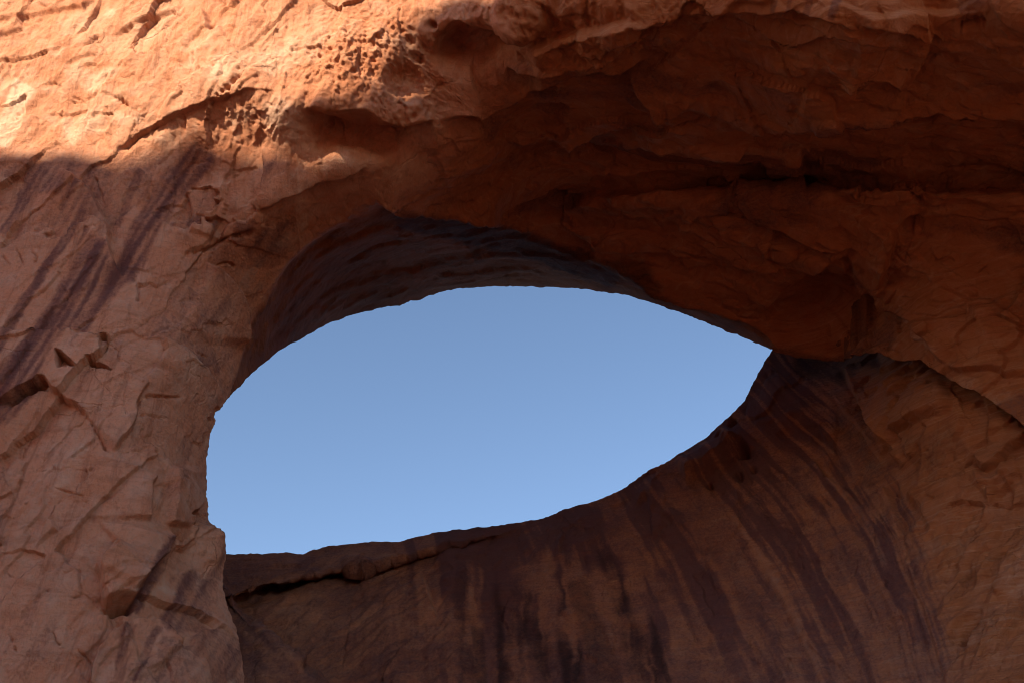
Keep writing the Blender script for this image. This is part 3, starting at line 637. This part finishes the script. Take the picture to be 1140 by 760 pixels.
def build_back():
    xs = axis(-60, 210, 1152, 1900, 1.3); ys = axis(-150, 370, 772, 1450, 1.3)
    above = np.vstack([RIM, [[1900,-900],[-900,-900],[-900,640]]])
    px, py, Q, rim = trimmed_grid(xs, ys, lambda x, y: in_poly(x, y, above), RIM)
    q = np.c_[px, py, np.zeros(len(px))]
    wx = px + 3.0*noise(q/28, 111) + 1.3*noise(q/9, 112); wy = py + 2.6*noise(q/28, 113) + 1.3*noise(q/9, 114)
    slot = [(240,668),(270,662),(290,655),(325,648),(360,641),(385,638),(400,639),(425,632),(455,624),(490,613),(520,606),(550,597),(580,588),(605,582)]
    dY = np.zeros(len(px))
    add_step(dY, wx, wy, [(240,610),(250,640),(268,672),(286,697),(305,716),(330,738),(352,756),(385,790),(430,850),(500,1000),(560,1400)], (-1,1), 5.0, width=3, fade_up=400, share=1.0, taper=0.02)
    add_step(dY, wx, wy, slot, (0,-1), 1.5, width=1.5, fade_up=40, fade_down=30, share=0.6, taper=(0.05, 0.55))
    add_crack(dY, wx, wy, [(262,664),(290,656),(325,649),(360,642),(392,638)], 1.6, 4.5, taper=0.10)
    add_crack(dY, wx, wy, [(405,637),(430,630),(455,624),(490,613),(520,606),(560,594)], 0.7, 2.6, taper=0.1)
    V = place(px, py, back(px, py) - dY); Nn = vert_normals(V, Q)
    fl = flow(px, py); rimd = polyline(px, py, RIM)[0]
    h = 0.35*fbm(V*0.15, 3, 141)
    right = sstep(960, 1040, px - 0.35*(py-560) + 20*noise(q/40, 121))
    smooth = 1-right
    cx = V*np.array([0.3, 0.3, 0.3])
    h += smooth*(0.16*noise(np.c_[fl*2.6, py/260, 0*px], 142) + 0.07*noise(np.c_[fl*7, py/200, 0*px], 143) + 0.02*noise(np.c_[fl*19, py/120, 0*px], 144))
    pl = fbm(V*np.array([0.35, 0.35, 0.30]) + 0.15*np.c_[noise(V, 135), noise(V, 136), noise(V, 137)], 3, 145)
    fw_ = V + 0.3*np.c_[noise(V*0.9, 180), noise(V*0.9, 181), noise(V*0.9, 182)]
    h += smooth*(0.10*terrace(pl*2.4, 0.06) + 0.16*facets(fw_*np.array([0.34, 0.34, 0.16]), 183, 0.6, 0.25) + 0.05*facets(fw_*np.array([1.0, 1.0, 0.5]), 184, 0.6, 0.4))
    tl = np.c_[V[:,0]*0.75 + V[:,2]*0.66, V[:,1], V[:,2]*0.75 - V[:,0]*0.66]
    h += right*(0.22*facets(tl*np.array([0.25, 0.4, 0.6]) + 0.1*np.c_[noise(V, 185), noise(V, 186), noise(V, 187)], 188, 0.65, 0.3) + 0.24*terrace(fbm(tl*np.array([0.22, 0.35, 0.6]), 3, 146)*3.2, 0.06) + 0.10*fbm(tl*np.array([0.9, 1.2, 2.6]), 4, 147))
    rough_r = right*sstep(540, 640, py)
    h += rough_r*(0.12*fbm(tl*np.array([1.0, 1.6, 3.6]), 4, 148, ridged=True) - 0.22*sstep(0.25, 0.5, noise(tl*np.array([0.8, 1.2, 2.6]), 149)))
    lowl = blob(px, py, (400, 690), 120, 75, 10, 0.6)
    xb = np.c_[(px*0.5+py*0.9)/9, (px*0.9-py*0.5)/70, 0*px]; xb[:,0] += 1.2*noise(q/70, 122)
    h += lowl*(0.13*fbm(xb, 2, 150, ridged=True) + 0.07*noise(xb*2.2, 151))
    h += 0.03*fbm(V*2.2, 4, 152) + 0.012*fbm(V*8, 3, 153)
    S_ = lambda *a, **k: add_step(h, wx, wy, *a, **k)
    K = lambda *a, **k: add_crack(h, wx, wy, *a, **k)
    # cap ledge along the rim and the dark slot under it
    h += 0.35*blob(wx, wy, (395, 632), 14, 9, 0, 0.6)
    S_([(700,536),(712,532),(728,524),(742,516)], (0,-1), 0.4, width=1.6, fade_up=20, fade_down=20)
    K([(712,533),(725,527),(738,520)], 0.5, 2.0)
    S_([(762,536),(772,530),(790,522),(803,510),(815,498),(826,487)], (-0.5,-1), 0.9, width=2.2, fade_up=35, fade_down=22)
    h -= 0.8*blob(wx, wy, (815, 470), 4, 5, 20, 0.4); h -= 0.7*blob(wx, wy, (825, 501), 5, 6, 0, 0.5); h -= 0.5*blob(wx, wy, (803, 487), 3.5, 4); h -= 0.5*blob(wx, wy, (787, 535), 3, 3); h -= 0.4*blob(wx, wy, (820, 526), 4, 5)
    h -= 0.3*blob(wx, wy, (838, 520), 3, 3)
    # the buttress's own inner flank, running down to the right in front of the wall
    S_([(286,690),(296,705),(310,720),(340,742)], (-1,1), 0.4, width=1.6, fade_up=20)
    # flutes and edges on the wall
    S_([(468,640),(476,655),(484,680),(487,690)], (-1,0), 0.35, width=1.6, fade_up=35)
    S_([(935,412),(944,424),(955,442),(968,462),(982,480),(994,498),(1000,522)], (1,-1), 0.7, width=2.0, fade_up=45, fade_down=30)
    S_([(993,500),(1000,482),(1018,475),(1040,466),(1066,460)], (0,-1), 0.6, width=1.8, fade_up=35, fade_down=35)
    S_([(1008,552),(1030,540),(1055,532),(1070,520),(1085,508)], (0,1), 0.45, width=1.8, fade_up=55)
    S_([(1080,500),(1090,516),(1110,514),(1128,494),(1150,482)], (0,-1), 0.55, width=1.6, fade_up=40, fade_down=30)
    S_([(1085,540),(1105,534),(1125,525)], (0,-1), 0.25, width=1.4, fade_up=30); S_([(1096,556),(1108,546),(1124,534),(1140,528)], (0,-1), 0.35, width=1.4, fade_up=30)
    S_([(912,470),(914,482),(922,494)], (1,0), 0.3, width=1.4, fade_up=25)
    S_([(906,512),(916,528),(930,538),(945,550),(960,566)], (-1,1), 0.35, width=1.6, fade_up=30); S_([(980,540),(990,550),(1000,572),(1004,600)], (-1,0), 0.35, width=1.6, fade_up=30)
    K([(1032,550),(1044,558)], 0.3, 1.5); K([(1006,590),(1012,640),(1022,690)], 0.15, 2.0)
    K([(726,600),(736,590),(752,578)], 0.25, 1.6); S_([(706,560),(722,555),(726,598)], (1,0), 0.2, width=1.8, fade_up=30)
    r3 = np.random.default_rng(5)
    for k in range(150):
        cx_, cy_ = r3.uniform(700, 1140), r3.uniform(500, 760)
        if cy_ < 900 - 0.45*cx_: continue
        an = math.radians((r3.choice([55, 120, 20]) if cx_ < 1030 else -38) + r3.normal(0, 16)); ln = r3.uniform(4, 15)
        dx, dy = math.cos(an)*ln/2, math.sin(an)*ln/2
        K([(cx_-dx, cy_-dy), (cx_+r3.normal(0, 1.2), cy_), (cx_+dx, cy_+dy)], r3.uniform(0.05, 0.25), r3.uniform(0.9, 1.7))
    h *= 0.1 + 0.9*sstep(0, 14, rimd)
    V = V + Nn*h[:,None]
    # ---- varnish streaks hanging from the rim, plus painted shade in slot and gap
    ux, uy = px + 1.6*noise(q/18, 115), py + 1.6*noise(q/18, 116)
    def vst(line, w0, w1=None, amt=1.0, **k): return amt*stroke(ux, uy, line, w0, w1, **k)
    fq = fl + 0.05*noise(q/45, 167) + 0.02*noise(q/14, 168)
    st = noise(np.c_[fq*1.9, py/240, 0*px], 161)*0.85 + noise(np.c_[fq*4.3, py/150, 0*px], 162)*0.75 + noise(np.c_[fq*10, py/120, 0*px], 163)*0.50 + noise(np.c_[fq*30, py/50, 0*px], 169)*0.16 + 0.50*fbm(V*0.55, 5, 174)
    band = sstep(-0.36, 0.36, st)
    near_rim = 1 - sstep(20, 130, rimd + 30*noise(np.c_[fl*4, 0*px, 0*px], 164))
    zone = sstep(380, 500, px)*smooth
    var = zone*(0.30 + 0.68*band*(1 - 0.30*sstep(620, 760, py)) + 0.35*near_rim)
    pstreak = zone*0.26*sstep(0.0, 0.8, noise(np.c_[fq*3.6+9, py/200, 0*px], 171) + 0.5*noise(np.c_[fq*9, py/90, 0*px], 172) + 0.3*fbm(V*0.8, 3, 176))*(1-0.8*band)
    var = np.maximum(var, smooth*(1-zone)*(0.40 + 0.25*fbm(V*0.5, 3, 165)))
    var = np.maximum(var, 0.56*smooth + 0.16*right + 0.3*smooth*np.clip(fbm(V*0.25, 3, 190), -.5, .5) + 0.15*smooth*fbm(V*0.4, 3, 173))
    L = [([(440,630),(452,660),(440,700),(420,745)], 26, 30, 0.8), ([(470,625),(490,655),(505,690)], 22, 34, 0.85), ([(500,615),(505,660),(512,705)], 20, 20, 0.7), ([(540,605),(540,660),(535,720)], 24, 16, 0.8), ([(570,600),(572,660),(568,740)], 18, 22, 0.85),
         ([(640,590),(632,640),(630,760)], 40, 22, 0.8), ([(745,540),(790,610),(835,680),(860,760)], 16, 16, 0.75), ([(790,520),(840,590),(875,640),(900,700)], 26, 12, 0.8), ([(850,430),(890,490),(940,560),(975,640)], 46, 22, 0.85), ([(900,430),(950,490),(990,560),(1030,660),(1045,740)], 46, 20, 0.85),
         ([(960,560),(985,610),(1000,655)], 22, 16, 0.8), ([(1000,540),(1018,600),(1036,670),(1050,750)], 26, 16, 0.85)]
    for l, a, b, c in L: var = np.maximum(var, (0.4 + 0.6*band)*vst(l, a*1.3, b*1.3, c*0.85, soft=0.9))
    flank = in_poly(wx, wy, np.array([(200,560),(240,606),(251,640),(268,672),(286,697),(305,716),(330,738),(352,756),(385,790),(430,850),(200,900)], float))
    var = np.where(flank, 0.62 + 0.25*noise(np.c_[(px*0.75+py*0.66)/60, (px*0.66-py*0.75)/9, 0*px], 177), var)
    gap = sstep(-0.1, 0.4, noise(np.c_[fq*4.1 + 3, py/210, 0*px], 178) + 0.35*noise(np.c_[fq*13, py/100, 0*px], 179))
    dark = zone*gap*band*(sstep(480, 560, px)*(1 - sstep(715, 760, px - 0.35*(py-640)))*sstep(600, 660, py)*0.62 + 0.22)
    blk = (0.35 + 0.4*band)*stroke(ux, uy, [(655,570),(668,605),(682,640),(692,670),(702,705),(712,740),(726,790)], 10, 40, taper=0.3, soft=0.6)
    blk = np.maximum(blk, dark)
    blk = np.maximum(blk, 0.5*stroke(ux, uy, [(640,640),(655,690),(668,730),(676,770)], 20, 34)); blk = np.maximum(blk, 0.55*stroke(ux, uy, [(530,690),(534,730),(536,770)], 12, 12))
    blk = np.maximum(blk, 0.45*stroke(ux, uy, [(286,658),(330,650),(386,640)], 10, 7)); blk = np.maximum(blk, 0.6*stroke(ux, uy, [(880,404),(930,412),(990,405)], 26, 16))  # painted shade in the ledge slot and in the gap under the roof
    blk = np.maximum(blk, 0.35*stroke(ux, uy, [(940,440),(960,500),(985,540)], 40, 30)); blk = np.maximum(blk, 0.3*stroke(ux, uy, [(1010,515),(1040,500),(1070,480)], 40, 26))
    pale = pstreak
    pale = np.maximum(pale, 0.22*stroke(ux, uy, [(522,618),(524,660),(520,720)], 8, 9)); pale = np.maximum(pale, 0.2*stroke(ux, uy, [(588,600),(592,640),(588,690)], 10, 8))
    pale = np.maximum(pale, 0.3*stroke(ux, uy, [(470,640),(480,670),(486,690)], 4, 4)); pale = np.maximum(pale, 0.25*lowl*sstep(0.0, 0.5, noise(xb, 150)))
    pale = np.maximum(pale, 0.3*stroke(ux, uy, [(905,512),(935,545),(965,580),(990,640)], 8, 7)); pale = np.maximum(pale, 0.3*stroke(ux, uy, [(925,440),(960,480),(985,520)], 5, 4))
    pale = np.maximum(pale, 0.25*right*sstep(560, 600, py)*sstep(-0.1, 0.4, noise(tl*0.5, 166)))
    var *= (1 - 0.7*np.clip(pale*1.8, 0, 1)); var *= 1 - 0.7*sstep(0, 40, 40-polyline(px, py, [(960,700),(990,740),(1020,790)])[0])*0.3
    iron_shade = 0.70 + 0.3*right - 0.25*lowl
    stain_shade = np.clip(np.c_[var, pale, blk, iron_shade], 0, 1)
    ledge_line = smooth_line(slot, 6)
    V2, Q2, S2, src = skirt(V, Q, px, py, rim, stain_shade, lengths=((0.03,0.2),(0.10,0.6),(0.35,1.5),(1.0,4.0),(2.5,12.0),(6.0,40.0)))
    return V2, Q2, S2, px[src], py[src], ledge_line

V, Q, S, px, py, slot = build_back()
NB = vert_normals(V, Q)
fx, fy = px[Q].mean(1), py[Q].mean(1)
is_ledge = (fx > 246) & (fx < 605) & (fy < np.interp(fx, slot[:,0], slot[:,1]))
is_right = (fx > np.interp(fy, [370, 400, 480, 520, 600, 700, 760, 1450], [990, 992, 1000, 1003, 1030, 1058, 1070, 1150])) & ~is_ledge
rear = split_out(V, Q, S, NB, ~is_ledge & ~is_right, 'rear_wall', root, 'dark streaked bowl of rock below the opening')
split_out(V, Q, S, NB, is_ledge, 'rim_ledge', rear, 'thin cap ledge with a dark slot under it')
split_out(V, Q, S, NB, is_right, 'alcove_wall', root, 'rough rust brown side wall under the roof')

# ------------------------------------------------------------------ ground and the mesa whose shadow crosses the arch
def ground():
    n = 121; t = np.linspace(-1, 1, n); s = np.sign(t)*(np.abs(t)**2.2)*900
    X, Y = np.meshgrid(s, s); p = np.c_[X.ravel(), Y.ravel(), np.zeros(n*n)]
    p[:,2] = 0.25*fbm(p*0.08, 3, 201)
    i = np.arange(n*n).reshape(n, n)
    o = make_mesh('ground', p, np.stack([i[:-1,:-1], i[:-1,1:], i[1:,1:], i[1:,:-1]], -1).reshape(-1, 4), SAND); o['kind'] = 'structure'
ground()

def hill():
    """a long mesa behind the viewer; its skyline is what the sun's shadow line on the arch traces"""
    D = -38.0
    pts = [(-63,57.6),(-58,57.8),(-56,57.7),(-54,57.8),(-52,57.2),(-50.5,57.8),(-49,57.8),(-48,57.5),(-47,57.3),(-46,57.2),(-45,57.05),(-44,56.95),(-43,56.85),(-42,57.0),(-41,57.7),(-40,58.6),(-39,58.8),(-38,58.7),(-37,58.3),(-36,57.4),(-35,56.7),(-34,56.6),(-33,56.1),(-32,55.6),(-31,55.4),(-30,55.5),(-29,55.6),(-28,55.9),(-26,56.2),(-22,56.2),(-19,56.2)]
    pts = sorted(pts)
    xs = np.r_[np.linspace(pts[0][0]-12, pts[0][0]-1, 24), np.linspace(pts[0][0], pts[-1][0], 260), np.linspace(pts[-1][0]+1, pts[-1][0]+12, 24)]
    top = np.interp(xs, [p[0] for p in pts], [p[1] for p in pts])
    top *= 1 - sstep(1, 12, np.maximum(pts[0][0]-xs, xs-pts[-1][0]))
    top += 0.09*noise(np.c_[xs*0.45, 0*xs, 0*xs], 210) + 0.07*noise(np.c_[xs*1.3, 0*xs, 0*xs], 212)
    prof = [(9, 0.0), (6.5, 0.25), (4.0, 0.5), (2.2, 0.75), (0.9, 0.93), (0.0, 1.0), (-3, 0.995), (-14, 0.97), (-26, 0.7), (-38, 0.35), (-55, -0.02)]
    rows = []
    for k, (dy, f) in enumerate(prof):
        z = top*f - (0.5 if k == 0 else 0)
        off = 0 if f == 1.0 else 1.6
        p = np.c_[xs, D + dy + 0*xs, z]
        p[:,1] += off*noise(np.c_[xs*0.12, z*0.12, 0*xs + k], 211)
        rows.append(p)
    P = np.vstack(rows); n = len(xs); i = np.arange(len(P)).reshape(len(prof), n)
    o = make_mesh('hill', P, np.stack([i[:-1,:-1], i[1:,:-1], i[1:,1:], i[:-1,1:]], -1).reshape(-1, 4), ROCK, np.tile([0.2, 0.1, 0], (len(P), 1)))
    o['kind'] = 'structure'
hill()

def cliff(x0, x1, seed):
    """the canyon wall going on beside the arch"""
    n = 60; t = np.linspace(0, 1, n); xs = x0 + (x1-x0)*t; zs = np.linspace(-1, 58, 30)
    prof = [(24 + 1.5*math.sin(k*0.7) - 0.05*z, z) for k, z in enumerate(zs)] + [(40, 60), (70, 57), (95, 40), (110, -1)]
    rows = []
    for k, (y, z) in enumerate(prof):
        p = np.c_[xs, y + 0*xs, z + 0*xs]; p[:,1] += 3*fbm(p*0.05, 4, seed) ; p[:,2] += (z > 20)*2*noise(p*0.03, seed+3); rows.append(p)
    P = np.vstack(rows); i = np.arange(len(P)).reshape(len(prof), n)
    o = make_mesh('cliff', P, np.stack([i[:-1,:-1], i[1:,:-1], i[1:,1:], i[:-1,1:]], -1).reshape(-1, 4), ROCK, np.tile([0.25, 0.1, 0], (len(P), 1)))
    o['kind'] = 'structure'
cliff(-230, -42, 301); cliff(25, 220, 302)
